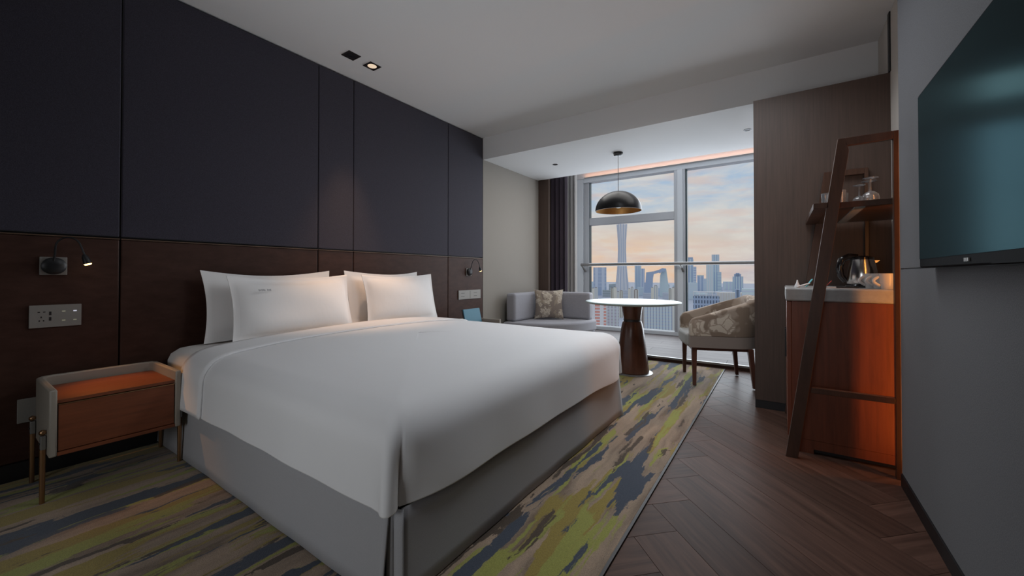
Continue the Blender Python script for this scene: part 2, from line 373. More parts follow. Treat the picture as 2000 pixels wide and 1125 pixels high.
for k in range(-16, 60):
    for j in range(-4, 5):
        p = O + U * (k + j * PN) + V * (k - j * PN)
        for A, B, off in ((U, V, 0), (V, U, 1)):
            q = p + V * off
            a0, a1, b0, b1 = g, PN - g, g * 1.0, 1 - g * 1.0
            if off == 0: quad = [q + A * a0 + B * b0, q + A * a1 + B * b0, q + A * a1 + B * b1, q + A * a0 + B * b1]
            else: quad = [q + A * a0 + B * b0, q + A * a1 + B * b0, q + A * a1 + B * b1, q + A * a0 + B * b1]
            plank([tuple(v) for v in quad], (-.495, .60, -1.6, 4.797), 'plank')
            plank([tuple(v) for v in quad], (-3.1, -.499, 4.752, 4.797), 'plank')
# bay beyond the brass strip: grey planks laid straight across
STR('floor_platform', 'plank', (-3.11, 4.80, -.10), (.6, WY - .021, .030))
yy = 4.83; r = 0
while yy < WY - .02:
    x = -3.1 - (r % 3) * .45
    while x < .6:
        q = [(x + .001, yy + .001), (x + 1.299, yy + .001), (x + 1.299, yy + .179), (x + .001, yy + .179)]
        plank(q, (-3.1, .6, 4.83, WY - .02), 'bayplank', 'plank', .05); x += 1.3
    yy += .18; r += 1
tr = STR('trim_1', M['steel'], (-3.1, 4.799, .0305), (.6, 4.828, .052))
# rug carpet
rug = MB().box((-3.085, -1.6, -.016), (-.508, 4.735, .006)).build('carpet', 'carpet', None, bevel=.003)
tag(rug, 'tan, olive and navy streaked carpet under the bed and nightstand', 'carpet')
box('edge_binding', 'plateh', (-.508, -1.6, -.016), (-.4965, 4.745, .0065), rug)
box('edge_binding', 'plateh', (-3.085, 4.7355, -.016), (-.508, 4.745, .0065), rug)

# left wall with fabric and leather panels
wl_ = STR('wall_left', 'black', (-3.40, -2.6, -.018), (-3.135, BY, CZ))
seams = [-1.9, -.62, .607, 1.77, 2.09, 3.287, BY - .002]
for a, b in zip(seams[:-1], seams[1:]):
    box('fabric_panel', 'navy', (-3.134, a + .003, 1.222), (LX, b - .003, CZ - .012), wl_, bevel=.006)
    box('leather_panel', 'leather', (-3.134, a + .003, .085), (LX, b - .003, 1.205), wl_, bevel=.006)
    box('panel_trim', 'rail', (-3.134, a + .003, 1.2062), (LX + .004, b - .003, 1.2125), wl_)
bl = STR('baseboard_left', 'black', (-3.134, -2.0, -.016), (LX + .004, BY - .002, .082))
# bay side wall
STR('wall_bay', 'greige', (-3.40, BY + .001, -.018), (LX, 5.30, CZ + .3))
p1 = STR('wall_bay_return', 'veneer', (-3.40, 5.301, -.018), (-2.935, 5.36, CZ + .3))
STR('wall_bay_recess', 'plaster', (-3.62, 5.361, -.018), (-3.401, WY + .3, CZ + .5))
# right wall: fabric clad panel wall carrying the television
wr = STR('wall_right', 'black', (RX + .012, -2.6, -.018), (.90, 2.60, CZ))
for a, b in ((-2.5, -.9), (-.9, .7), (.7, 2.612)):
    box('fabric_panel', 'tvfabric', (RX, a, 1.036), (RX + .012, b, CZ - .003), wr, bevel=.003)
    box('fabric_panel', 'tvfabric', (RX, a, .062), (RX + .012, b, 1.033), wr, bevel=.003)
box('end_strip', 'black', (RX + .004, 2.6125, .0), (RX + .016, 2.617, CZ - .003), wr)
STR('baseboard_right', 'black', (RX - .004, -2.5, -.016), (RX + .0118, 2.612, .060))
STR('wall_recess', 'recess', (.60, 2.6001, -.018), (.90, BY, CZ))
STR('shadow_line_strip', 'black', (.592, BY - .385 - .02, 2.34), (.5998, BY - .36, CZ - .003))  # black strip painting in the shadow line where the partition meets the wall
# partition (wardrobe end) in striped veneer
pt = STR('wall_partition', 'veneer', (-.170, 3.536, .062), (.599, 5.28, 2.336))
STR('baseboard_partition', 'black', (-.169, 3.538, -.016), (.599, 5.2, .061))
STR('wall_partition_upper', 'plaster', (-.150, BY + .08, 2.337), (.90, 5.28, CZ))
# ceiling, bulkhead, bay ceiling with light cove
STR('ceiling', 'plaster', (-3.6, -2.6, CZ + .001), (1.0, BY, CZ + .12))
STR('ceiling_bulkhead', 'plaster', (-3.109, BY, SZ), (.90, BY + .08, CZ + .12))
STR('ceiling_bay', 'plaster', (-3.109, BY + .0801, SZ), (.90, 5.28, SZ + .06))
STR('ceiling_cove', 'plaster', (-3.6, 5.2801, CZ + .22), (.90, WY + .3, CZ + .32))
STR('wall_cove_back', 'plaster', (-3.109, 5.25, SZ + .0601), (.90, 5.2799, CZ + .22))
STR('wall_back', 'greige', (-3.6, -2.7, -.018), (1.0, -2.6001, CZ))
STR('wall_bay_right', 'plaster', (.6, 5.2801, -.018), (.90, WY + .3, CZ + .2))
STR('wall_window_head', 'plaster', (-3.4, WY - .02, 2.725), (.6, WY + .3, CZ + .22))
STR('wall_window_left', 'plaster', (-3.4, WY + .02, -.018), (-3.17, WY + .3, 2.7249))

# ------------------------------------------------------------------ window
wf = MB()
wf.box((-3.17, WY, -.018), (-2.945, WY + .16, 2.7249))                # left jamb
wf.box((-2.945, WY, 2.655), (.6, WY + .16, 2.7249))                   # head
win = wf.build('window_1', 'whiteframe', None, bevel=.006); win['kind'] = 'structure'
box('sill', 'whiteframe', (-2.9449, WY - .02, -.018), (.6, WY + .16, .105), win, bevel=.006)
box('sash_stile', 'alu', (-2.9449, WY + .03, .1051), (-2.842, WY + .13, 2.6549), win, bevel=.005)
box('gasket', 'gasket', (-2.8419, WY + .05, .1051), (-2.833, WY + .12, 2.6549), win)
box('transom', 'alu', (-2.8329, WY + .02, 1.885), (-1.395, WY + .13, 2.012), win, bevel=.006)
box('mullion', 'alu', (-1.3949, WY - .01, .1051), (-1.232, WY + .14, 2.6549), win, bevel=.008)
box('mullion_cover', 'whiteframe', (-1.345, WY - .03, .1051), (-1.262, WY - .0101, 2.6549), win, bevel=.006)
box('gasket', 'gasket', (-1.2319, WY + .04, .1051), (-1.214, WY + .12, 2.6549), win)
box('sash_stile', 'alu', (.40, WY + .03, .1051), (.5, WY + .13, 2.6549), win, bevel=.005)
box('pane', 'pane', (-2.8328, WY + .08, .1052), (-1.3951, WY + .09, 1.8849), win)
box('pane', 'pane', (-2.8328, WY + .08, 2.0121), (-1.3951, WY + .09, 2.6548), win)
box('pane', 'pane', (-1.2138, WY + .08, .1052), (.3999, WY + .09, 2.6548), win)
# safety rail
rail = thing('guard_rail', 'round steel guard rail running across the tall window', 'rail', (-2.93, WY - .12, 1.18))
MB().tube([(0, 0, 0), (3.50, 0, -.006)], .026, 14).build('rail_tube', 'railsteel', rail, smooth=40)
for x in (.0, 1.63):
    MB().tube([(x + .02, 0, -.022), (x + .03, .03, -.06), (x + .045, .088, -.12)], [.016, .014, .020], 10).build('bracket', 'railsteel', rail, smooth=40)

# curtains
def curtain(name, label, m, x0, x1, y, z0, z1, folds, amp, cat='curtain'):
    def fn(u, v):
        a = u * folds * 2 * pi; return (x0 + (x1 - x0) * u + .012 * sin(a * 2 + .5), y + amp * sin(a) * (.85 + .15 * cos(3 * u + v)), z0 + (z1 - z0) * v)
    o = MB().grid(folds * 14 + 1, 8, fn).build(name, m, None, smooth=80, solid=.004); return tag(o, label, cat)
curtain('blackout_curtain', 'dark aubergine blackout curtain drawn to the left of the window', 'curtain', -3.34, -2.715, 5.50, .012, 2.92, 8, .05)
curtain('sheer_curtain', 'pale sheer curtain bunched beside the left window frame', 'sheer', -3.36, -2.80, 6.02, .012, 2.92, 8, .045)
# warm light strip in the cove above the window
cs = thing('cove_light', 'warm light strip on top of the window head inside the ceiling cove', 'light strip', (-1.2, WY - .035, 2.728))
box('channel', 'steel', (-1.7, -.014, 0), (1.7, .014, .008), cs)
box('strip', M['lensw'], (-1.68, -.010, .0081), (1.68, .010, .011), cs)
lamp('cove_glow', 'AREA', (-1.2, WY - .06, 2.745), target=(-1.2, WY - .045, CZ + .3), energy=1.5, color=(1, .42, .20), shape='RECTANGLE', size=3.4, size_y=.03)

# ------------------------------------------------------------------ bed
bx0, bx1, by0, by1 = -3.095, -.955, .79, 2.80
bed = thing('bed', 'king size bed with grey box skirt and white mattress against the panelled wall', 'bed', (-2.0, 1.8, .006))
def L(p): return (p[0] + 2.0, p[1] - 1.8, p[2] - .006)
# box base, recessed behind the skirt
box('base', 'plateh', L((bx0, by0 + .03, .007)), L((bx1 - .03, by1 - .03, .31)), bed)
def skirtpanel(p, q, nrm, split0=0, split1=0):
    p = Vector(p); q = Vector(q); nn = Vector(nrm); Ln = (q - p).length
    def fn(u, v):
        w = .002 * sin(u * 9 + 1) * (1 - v) + .0015 * sin(u * 31) * (1 - v) + .012 * (1 - v)
        for e, s in ((u * Ln, split0), ((1 - u) * Ln, split1)):
            if s: w += s * math.exp(-e / .06) * (1 - v) * .02
        pos = p.lerp(q, u) + nn * w; return L((pos.x, pos.y, (.012 + .276 * v) ))
    return MB().grid(int(Ln * 40), 7, fn).build('bed_skirt', 'skirt', bed, smooth=60, solid=.006)
skirtpanel((bx0, by0, 0), (bx1 - .035, by0, 0), (0, -1, 0), 0, 1)
skirtpanel((bx1 - .012, by0 + .03, 0), (bx1 - .012, by1 - .02, 0), (1, 0, 0), -1, 1)
skirtpanel((bx1 - .03, by1, 0), (bx0, by1, 0), (0, 1, 0), 1, 0)
# corner pleat tucked behind the two skirt panels
def pleat(cy, sg):
    MB().grid(7, 5, lambda u, v: L((bx1 - .05 + .04 * u + .006 * sin(u * 9), cy + sg * (.004 + .03 * u), .014 + .272 * v))).build('skirt_pleat', 'skirt', bed, smooth=60, solid=.004)
pleat(by0, 1)
# mattress
def rrect(x0, x1, y0, y1, r, n=6):
    pts = []
    for cx, cy, a0 in ((x1 - r, y1 - r, 0), (x0 + r, y1 - r, 90), (x0 + r, y0 + r, 180), (x1 - r, y0 + r, 270)):
        for i in range(n + 1):
            a = radians(a0 + 90 * i / n); pts.append((cx + r * cos(a), cy + r * sin(a)))
    return pts
mb = MB(); rings = []
for ins, z in ((.012, .312), (0, .33), (0, .50), (.012, .535), (.045, .562), (.09, .572)):
    rings.append([L((x, y, z)) for x, y in rrect(bx0 + ins, bx1 - .06 - ins, by0 + ins + .005, by1 - .005 - ins, .10 - ins * .5)])
vs = [p for rg in rings for p in rg]; N = len(rings[0])
mb.faces(vs, [(i * N + k, i * N + (k + 1) % N, (i + 1) * N + (k + 1) % N, (i + 1) * N + k) for i in range(len(rings) - 1) for k in range(N)] + [tuple(range(N))[::-1], tuple((len(rings) - 1) * N + k for k in range(N))])
mb.build('mattress', 'mattress', bed, smooth=50)

# duvet : U-shaped shells from the crown outwards, hanging over three sides
def duvet_pt(t, d, lift=0.0, xh=-2.66):
    """t 0..1 along near side - foot - far side, d = distance inward (negative = hanging down)"""
    R = .12
    y0, y1, xf = by0 - .018, by1 + .018, bx1 + .006
    dd = max(d, 0); z = 0; out_ = 0
    # profile: d>=R flat crown, 0<d<R rounded shoulder, d<0 hanging
    crown = .612
    if d >= R: ins = d; z = crown - .03 * math.exp(-(d - R) / .25)
    elif d >= 0:
        a = (1 - d / R) * pi / 2; ins = R * (1 - sin(a)); z = crown - .03 - .115 * (1 - cos(a))
    else: ins = 0 + d * .035; z = crown - .03 - .115 + d
    rc = max(.055 - ins * .35, .012)
    X1, Y0, Y1 = xf - ins, y0 + ins, y1 - ins
    Y0 = min(Y0, (y0 + y1) / 2 - .001); Y1 = max(Y1, (y0 + y1) / 2 + .001)
    T = (.44, .48, .52, .56)
    if t < .40: u = t / .40; p = Vector((xh + (X1 - rc - xh) * u, Y0)); nn = Vector((0, -1))
    elif t < .44: a = radians(-90 + 90 * (t - .40) / .04); p = Vector((X1 - rc + rc * cos(a), Y0 + rc + rc * sin(a))); nn = Vector((cos(a), sin(a)))
    elif t < .56: u = (t - .44) / .12; p = Vector((X1, Y0 + rc + (Y1 - Y0 - 2 * rc) * u)); nn = Vector((1, 0))
    elif t < .60: a = radians(90 * (t - .56) / .04); p = Vector((X1 - rc + rc * cos(a), Y1 - rc + rc * sin(a))); nn = Vector((cos(a), sin(a)))
    else: u = (t - .60) / .40; p = Vector((X1 - rc + (xh - X1 + rc) * u, Y1)); nn = Vector((0, 1))
    # soft waves on the hanging cloth, gathered fold at the corners
    hang = max(0, min(1, (R * .6 - d) / .22))
    wv = (.004 * sin(p.x * 6 + p.y * 5) + .002 * sin(p.x * 17 - p.y * 13)) * hang
    for tc_, s_ in ((.432, 1), (.568, 1)):
        e = (t - tc_) / .010
        wv += hang * s_ * (-.062 * math.exp(-e * e) + .022 * math.exp(-((t - tc_ + .020) / .010) ** 2) + .010 * math.exp(-((t - tc_ - .022) / .012) ** 2))
    p = p + nn * (wv + lift)
    cr_ = .018 * math.exp(-((p.y - 1.95) / .8) ** 2) * (1 if d > R else max(d, 0) / R)
    zz = z + lift + cr_ + .004 * sin(p.x * 4.1 + 1) * sin(p.y * 3.7) * (1 if d > 0 else 0)
    if d < 0: zz += .0015 * sin(p.x * 6 + p.y * 5) * hang
    return Vector((p.x, p.y, zz))
HEM = -.172
ts = [i / 40 * .40 for i in range(41)] + [.40 + .04 * i / 14 for i in range(1, 15)] + [.44 + .12 * i / 40 for i in range(1, 41)] + [.56 + .04 * i / 14 for i in range(1, 15)] + [.60 + .40 * i / 40 for i in range(1, 41)]
ds = [HEM, HEM + .004] + [HEM + .172 * i / 8 for i in range(1, 9)] + [.12 * i / 9 for i in range(1, 10)] + [.125, .16, .20, .26, .36, .48, .62, .78, .92, 1.0]
def duvet_mesh(tsel, dsel, lift, xh):
    vs = [duvet_pt(t, d, lift, xh) for d in dsel for t in tsel]; n = len(tsel); k = len(dsel)
    fs = [(j * n + i, j * n + i + 1, (j + 1) * n + i + 1, (j + 1) * n + i) for j in range(k - 1) for i in range(n - 1)]
    h = n // 2; j = k - 1
    for i in range(h): 
        if n - 1 - i > i + 1: fs.append((j * n + i, j * n + i + 1, j * n + n - 2 - i, j * n + n - 1 - i))
    return MB().faces(vs, fs)
duv = duvet_mesh(ts, ds, 0, -2.66).build('duvet', 'linen', None, smooth=70, solid=.012)
tag(duv, 'white duvet spread over the bed and hanging down its three sides', 'duvet')
# folded back band at the head end, a strip of the duvet turned over
def band_pt(s, x):
    # s 0..1 across: near hem - over the crown - far hem
    tot = [HEM + (1.0 - HEM) * i for i in (0, 1)]
    d = HEM + (1.0 - HEM) * (1 - abs(2 * s - 1))
    q = duvet_pt(0.0 if s <= .5 else 1.0, d, .0, x)
    if d >= 1.0 - 1e-6: q.y = (by0 + by1) / 2
    nl = .012 * min(1, max(0, 1))
    if d < .02: q.y += (-nl if s < .5 else nl)
    elif d < .12: q.y += (-nl if s < .5 else nl) * .7; q.z += nl * .7
    else: q.z += nl
    return q
def bandfn(u, v):
    q = band_pt(.5 - .5 * cos(pi * u) if False else u, -2.665 + .30 * v); return q
MB().grid(120, 8, bandfn).build('folded_band', 'linen', duv, smooth=70, solid=.010)
def seamline(u):
    q = band_pt(u, -2.375); return (q.x, q.y, q.z + .003)
MB().tube([seamline(i / 100) for i in range(101)], .0025, 6).build('band_piping', 'trim', duv, smooth=60)

# pillows
def pillow(name, label, c, w, h_, th, lean, rz=0, flange=.035, droop=.015, seed=0):
    o = thing(name, label, 'pillow', c, rz, 'white bed pillows')
    rnd = random.Random(seed); ph = [rnd.random() * 6 for _ in range(4)]
    fl = flange / (w / 2)
    def outline(u, v):
        # u,v in -1..1 ; corners poke out, edges sag inwards
        y = u * w / 2 * (1 - .045 * (1 - v * v) * abs(u) ** 3); z = v * h_ / 2 * (1 - .13 * (1 - u * u) * (1 if v > 0 else .3) * abs(v) ** 3)
        return y, z
    def side(sg):
        def fn(a, b):
            u, v = 2 * a - 1, 2 * b - 1; y, z = outline(u, v)
            uu = min(1, abs(u) / (1 - fl)); vv = min(1, abs(v) / (1 - fl * w / h_))
            t = max(0, (1 - uu ** 2.6)) ** .62 * max(0, (1 - vv ** 2.6)) ** .62
            sag = .80 + .25 * (1 - b)
            wr = .006 * sin(7 * y + ph[0] + 5 * z) * t + .004 * sin(19 * z + ph[1] + 6 * y) * t + .003 * sin(31 * y + ph[2] + 4 * sin(9 * z)) * t * (1 - t)
            y += .004 * sin(9 * z + ph[3]); z += .005 * sin(6 * y + ph[1]) * (1 if v > 0 else .2)
            x = sg * (th / 2 * t * sag + wr + .0025)
            return (x + lean * z * -1, y, z)
        return fn
    ob = MB().grid(44, 28, side(1)); ob.grid(44, 28, side(-1))
    bmesh.ops.remove_doubles(ob.bm, verts=ob.bm.verts, dist=.0001)
    # close the rim
    eds = [e for e in ob.bm.edges if len(e.link_faces) == 1]
    bmesh.ops.bridge_loops(ob.bm, edges=eds)
    ob.build('pillow_case', 'cotton', o, smooth=80)
    return o
PZ = .575
P1 = pillow('pillow', 'white pillow against the wall at the back of the near pair', (-2.985, 1.385, .805), .86, .455, .10, .16, 0, .05, seed=1)
P2 = pillow('pillow', 'white pillow with small grey embroidery at the front of the near pair', (-2.855, 1.475, .790), .85, .425, .17, .26, .02, .03, seed=2)
P3 = pillow('pillow', 'white pillow against the wall at the back of the far pair', (-2.985, 2.345, .810), .80, .455, .10, .16, 0, .05, seed=3)
P4 = pillow('pillow', 'plump white pillow at the front of the far pair', (-2.865, 2.43, .795), .78, .435, .17, .24, -.03, .03, seed=4)
# small grey embroidery in two word-like rows of stitches
em = MB(); x = 0
for grp in (5, 3):
    for i in range(grp):
        em.box((0, x, -.006 + .002 * (i % 2)), (.0015, x + .006, .007 - .002 * (i % 3 == 1))); x += .0085
    x += .010
em.build('embroidery', 'trim', P2, loc=(.062 - .02, -.275, .115), rot=(0, -.26 - .22, 0))

# ------------------------------------------------------------------ nightstand
def nightstand():
    t = thing('nightstand', 'wooden nightstand with pale leather gallery and thin bronze legs', 'nightstand', (-2.835, .522, .0065))
    hx, hy, zb, zt = .215, .228, .205, .497
    sh = MB()
    pts_o = [(hx, -hy), (-hx + .05, -hy), (-hx + .015, -hy + .015), (-hx, -hy + .05), (-hx, hy - .05), (-hx + .015, hy - .015), (-hx + .05, hy), (hx, hy)]
    w = .024
    pts_i = [(hx, hy - w), (-hx + .055, hy - w), (-hx + .035, hy - w - .011), (-hx + w, hy - .055), (-hx + w, -hy + .055), (-hx + .035, -hy + w + .011), (-hx + .055, -hy + w), (hx, -hy + w)]
    sh.prism(pts_o + pts_i, 'z', zb, zt)
    sh.build('leather_shell', 'nsleather', t, bevel=.006, smooth=30)
    g = .0005
    box('shelf_top', 'cherryh', (-hx + w + .012, -hy + w + g, .435), (hx - .012, hy - w - g, .449), t)
    box('bottom_board', 'cherryh', (-hx + w + .012, -hy + w + g, zb + .002), (hx - .004, hy - w - g, zb + .018), t)
    dr = box('drawer', 'cherryh', (hx - .030, -hy + w + .003, zb + .021), (hx - .006, hy - w - .003, .4285), t, bevel=.002)
    box('drawer_lip', 'brass', (hx - .012, -hy + w + .003, .4286), (hx - .004, hy - w - .003, .4325), dr)
    for sx in (-1, 1):
        for sy in (-1, 1):
            x = .155 * sx; y = (hy + .011) * sy
            lg = MB().tube([(x, y, 0), (x, y, .235)], [.0085, .0105], 12).build('leg', 'brass', t, smooth=40)
            box('bracket', 'steel', (x - .014, y - .008, .2351), (x + .014, y + .009, .295), lg, bevel=.003)
            MB().lathe([(.004, -.012), (.011, -.006), (.0125, 0), (.011, .007), (.004, .012)], 12, (x, y, .308)).build('knob', 'brass', lg, smooth=60)
            MB().tube([(x, y + .004 * sy, .262), (x, y + .012 * sy, .262)], .004, 8).build('screw', 'plateh', lg)
    return t
ns = nightstand()
ns['label'] = 'wooden nightstand with pale leather gallery, glowing under the near reading lamp'
ns2 = copy_tree(ns); ns2.location = (-2.835, 3.40, .0065)
ns2['label'] = 'second wooden nightstand on the far side of the bed, mostly hidden'
for o in (ns, ns2): o['group'] = 'nightstands beside the bed'
# teal folder standing on far nightstand
tf = thing('guest_folder', 'teal leather folder standing behind the far edge of the bed', 'folder', (-2.85, 3.43, .4575))
MB().box((-.006, -.14, 0), (.006, .14, .17)).build('cover', 'teal', tf, bevel=.002, rot=(0, radians(-14), 0))
MB().box((-.010, -.152, 0), (-.0062, -.141, .17)).build('spine', 'plateh', tf, rot=(0, radians(-14), 0))

# ------------------------------------------------------------------ wall reading lamps, sockets
def reading_lamp(y, z, label, s=1):
    t = thing('reading_lamp', label, 'wall lamp', (LX, y, z), 0, 'gooseneck reading lamps')
    box('wall_plate', 'plate', (.0005, -.047, -.046), (.010, .047, .046), t, bevel=.002)
    MB().lathe([(.044, 0), (.044, .016), (.034, .024), (.012, .027)], 24).build('base_disc', 'darkmetal', t, smooth=40, loc=(.0105, 0, 0), rot=(0, pi / 2, 0))
    pts = [(.03, -.004, .015), (.045, 0, .06)]
    for i in range(13):
        a = pi * i / 12 * .92; pts.append((.055 + .003 * i, .042 - .042 * cos(a), .095 + .052 * sin(a)))
    pts.append((.098, .098, .052))
    MB().tube(pts, .0042, 8).build('gooseneck', 'darkmetal', t, smooth=60)
    a = Vector((.096, .094, .06)); d = Vector((.10, .25, -.9)).normalized()
    hd = MB().tube([a, a + d * .015, a + d * .05], [.007, .014, .017], 14).build('lamp_head', 'darkmetal', t, smooth=40)
    MB().tube([a + d * .0502, a + d * .056], [.0155, .012], 14).build('lens', 'lens', hd, smooth=40)
    return t, Vector((LX, y, z)) + a + d * .066
r1, h1 = reading_lamp(.357, 1.052, 'black gooseneck reading lamp on the wall above the near nightstand')
r2, h2 = reading_lamp(3.64, 1.040, 'black gooseneck reading lamp on the wall at the far end of the bed')
lamp('reading_glow', 'SPOT', h1, target=(-2.78, .56, .44), energy=11, color=(1, .43, .11), spot_size=radians(54), spot_blend=.9, shadow_soft_size=.012)
lamp('reading_glow', 'SPOT', h2, target=(-2.98, 3.74, .5), energy=.5, color=(1, .6, .3), spot_size=radians(60), spot_blend=.9, shadow_soft_size=.012)
def socket(name, label, y0, y1, z0, z1, holes, leds, cat='socket'):
    t = thing(name, label, cat, (LX, (y0 + y1) / 2, (z0 + z1) / 2))
    box('faceplate', 'plate', (.0005, (y0 - y1) / 2, (z0 - z1) / 2), (.011, (y1 - y0) / 2, (z1 - z0) / 2), t, bevel=.002)
    for (y, z, w, hh) in holes: box('slot', 'plateh', (.0111, y - w, z - hh), (.0118, y + w, z + hh), t)
    for (y, z, m) in leds: box('switch_light', m, (.0111, y - .006, z - .0028), (.0122, y + .006, z + .0028), t)
    return t
socket('socket_panel', 'long grey socket and switch plate below the near reading lamp', .278, .457, .738, .852,
       [(-.058, .022, .004, .0022), (-.040, .022, .004, .0022), (-.05, -.004, .0022, .004), (-.056, -.022, .0022, .0035), (-.042, -.022, .0022, .0035), (-.020, .014, .004, .009), (-.020, -.014, .004, .009)],
       [(.026, .022, 'ledy'), (.066, .022, 'led'), (.026, -.025, 'ledy'), (.066, -.025, 'ledy')])
socket('wall_outlet', 'low grey wall outlet half hidden behind the near nightstand', .245, .355, .275, .392,
       [(.010, .025, .003, .002), (.028, .025, .003, .002), (.018, -.005, .002, .003), (.010, -.025, .002, .003), (.028, -.025, .002, .003)], [])
socket('switch_panel', 'grey switch plate on the wall beyond the far end of the bed', 3.455, 3.860, .715, .822,
       [(-.13, .018, .03, .002), (-.13, -.018, .03, .002), (0, 0, .002, .045), (.10, .02, .03, .002), (.10, -.02, .03, .002)], [])

# ------------------------------------------------------------------ ceiling lights
def square_light(y, label, lit):
    t = thing('ceiling_downlight', label, 'ceiling light', (-2.79, y, CZ))
    fr = MB()
    for a, b in (((-.052, -.052), (.052, -.046)), ((-.052, .046), (.052, .052)), ((-.052, -.046), (-.046, .046)), ((.046, -.046), (.052, .046))):
        fr.box((a[0], a[1], -.004), (b[0], b[1], .0005))
    fr.build('frame', 'plateh', t)
    box('recess_plate', 'plateh', (-.046, -.046, -.0008), (.046, .046, .0004), t)
    MB().lathe([(.036, -.0012), (.030, -.0030), (.018, -.0036)], 24).build('reflector', 'lensw' if lit else 'darkmetal', t, smooth=50)
    return t
M['lensw'].node_tree.nodes['Principled BSDF'].inputs['Emission Strength'].default_value = .6
square_light(1.849, 'dark square ceiling downlight, the nearer of the pair above the bed', False)
square_light(2.042, 'square ceiling downlight glowing copper, the farther of the pair above the bed', True)
lamp('bed_downlight', 'SPOT', (-2.79, 2.042, CZ - .03), target=(-2.82, 1.97, .6), energy=85, color=(1, .60, .34), spot_size=radians(46), spot_blend=1.0, shadow_soft_size=.03)
for x, y, lb in ((-2.457, 4.625, 'small round recessed downlight in the bay ceiling above the sofa'), (-.274, 4.60, 'small round recessed downlight in the bay ceiling beside the wooden partition')):
    t = thing('recessed_downlight', lb, 'ceiling light', (x, y, SZ))
    MB().lathe([(.034, .0002), (.034, -.004), (.026, -.004), (.024, -.001)], 24).build('ring', 'darkmetal', t, smooth=40)
    MB().lathe([(.0235, -.0005), (.0235, -.0012)], 20).build('lens', 'plateh', t)
# pendant
pd = thing('pendant_lamp', 'black dome pendant lamp with gold lining hanging before the window', 'pendant lamp', (-1.60, 4.60, SZ))
MB().lathe([(.006, -.040), (.036, -.038), (.052, -.030), (.056, -.015), (.056, 0)], 32).build('canopy', 'darkmetal', pd, smooth=50)
MB().tube([(0, 0, -.04), (0, 0, -.455)], .0035, 8).build('cord', 'darkmetal', pd)
R_, H_ = .268, .235; z0 = -.695
prof = [(R_ * cos(a), z0 + H_ * sin(a)) for a in [radians(90) * i / 18 for i in range(18)]] + [(.012, z0 + H_)]
MB().lathe(prof, 64, cap0=False).build('shade', 'lampblack', pd, smooth=60)
MB().lathe([(r * .985, z0 + (z - z0) * .975 + .0005) for r, z in prof], 64, cap0=False).build('shade_lining', 'gold', pd, smooth=60)
MB().lathe([(R_ * .985, z0 - .002), (R_ + .001, z0 - .002), (R_ + .001, z0 + .004), (R_ * .985, z0 + .004)], 64, cap0=False, cap1=False).build('rim', 'lampblack', pd, smooth=40)
MB().lathe([(.02, z0 + .20), (.022, z0 + .14), (.045, z0 + .10), (.05, z0 + .07), (.03, z0 + .04), (.01, z0 + .034)], 20).build('bulb', 'china', pd, smooth=60)

# ------------------------------------------------------------------ corner sofa
sf = thing('corner_sofa', 'grey quarter round corner sofa in the bay beside the curtain', 'sofa', (-3.06, 5.25, 0))
# local: corner at origin, wings run to +x and -y
def lpath(off, n=14, a=.88, b=.92, rc=.22):
    """centre line from the near end of the left wing, round the corner, to the right end"""
    r = max(rc - off, .02); pts = [(off, -b)]
    for i in range(n + 1):
        t = radians(180 - 90 * i / n); pts.append((off + r + r * cos(t), -off - r + r * sin(t)))
    pts.append((a, -off)); return pts
i_ = lpath(.16); o_ = lpath(.012)
bk = MB(); bk.prism(o_ + i_[::-1], 'z', .385, .758)
bk.build('backrest', 'sofa', sf, bevel=.035, seg=4, smooth=50)
def quarter(ax, ay, n=22, p=2.4):
    pts = [(0.012, -.012)]
    for i in range(n + 1):
        t = radians(90) * i / n; pts.append((ax * max(cos(t), 0) ** (2 / p) if i < n else .012, -ay * sin(t) ** (2 / p) if i else -.012))
    return pts
MB().prism(quarter(.93, 1.0), 'z', .235, .384).build('seat_cushion', 'sofa', sf, bevel=.03, seg=4, smooth=50)
MB().prism(quarter(.90, .97), 'z', .055, .2345).build('base', 'sofa', sf, bevel=.01, smooth=50)
for x, y in ((.10, -.10), (.72, -.12), (.12, -.78), (.5, -.60)): MB().lathe([(.02, (.0515 if y > -.44 else .007)), (.025, .0549)], 12, (x, y, 0)).build('foot', 'plateh', sf)
# cushion
cu = thing('throw_cushion', 'square floral throw cushion propped in the corner of the grey sofa', 'cushion', (-2.70, 4.885, .592), radians(-58))
def cush(sg):
    def fn(a, b):
        u, v = 2 * a - 1, 2 * b - 1; s = .205
        k = 1 - .10 * (1 - v * v) * abs(u) ** 4; k2 = 1 - .10 * (1 - u * u) * abs(v) ** 4
        t = max(0, 1 - abs(u) ** 2.4) ** .6 * max(0, 1 - abs(v) ** 2.4) ** .6
        y, z = u * s * k, v * s * k2; return (sg * (.085 * t + .002) - .22 * z, y, z)
    return fn
cb = MB().grid(30, 30, cush(1)); cb.grid(30, 30, cush(-1)); eds = [e for e in cb.bm.edges if len(e.link_faces) == 1]; bmesh.ops.bridge_loops(cb.bm, edges=eds)
cb.build('cushion_cover', 'cushion', cu, smooth=80)

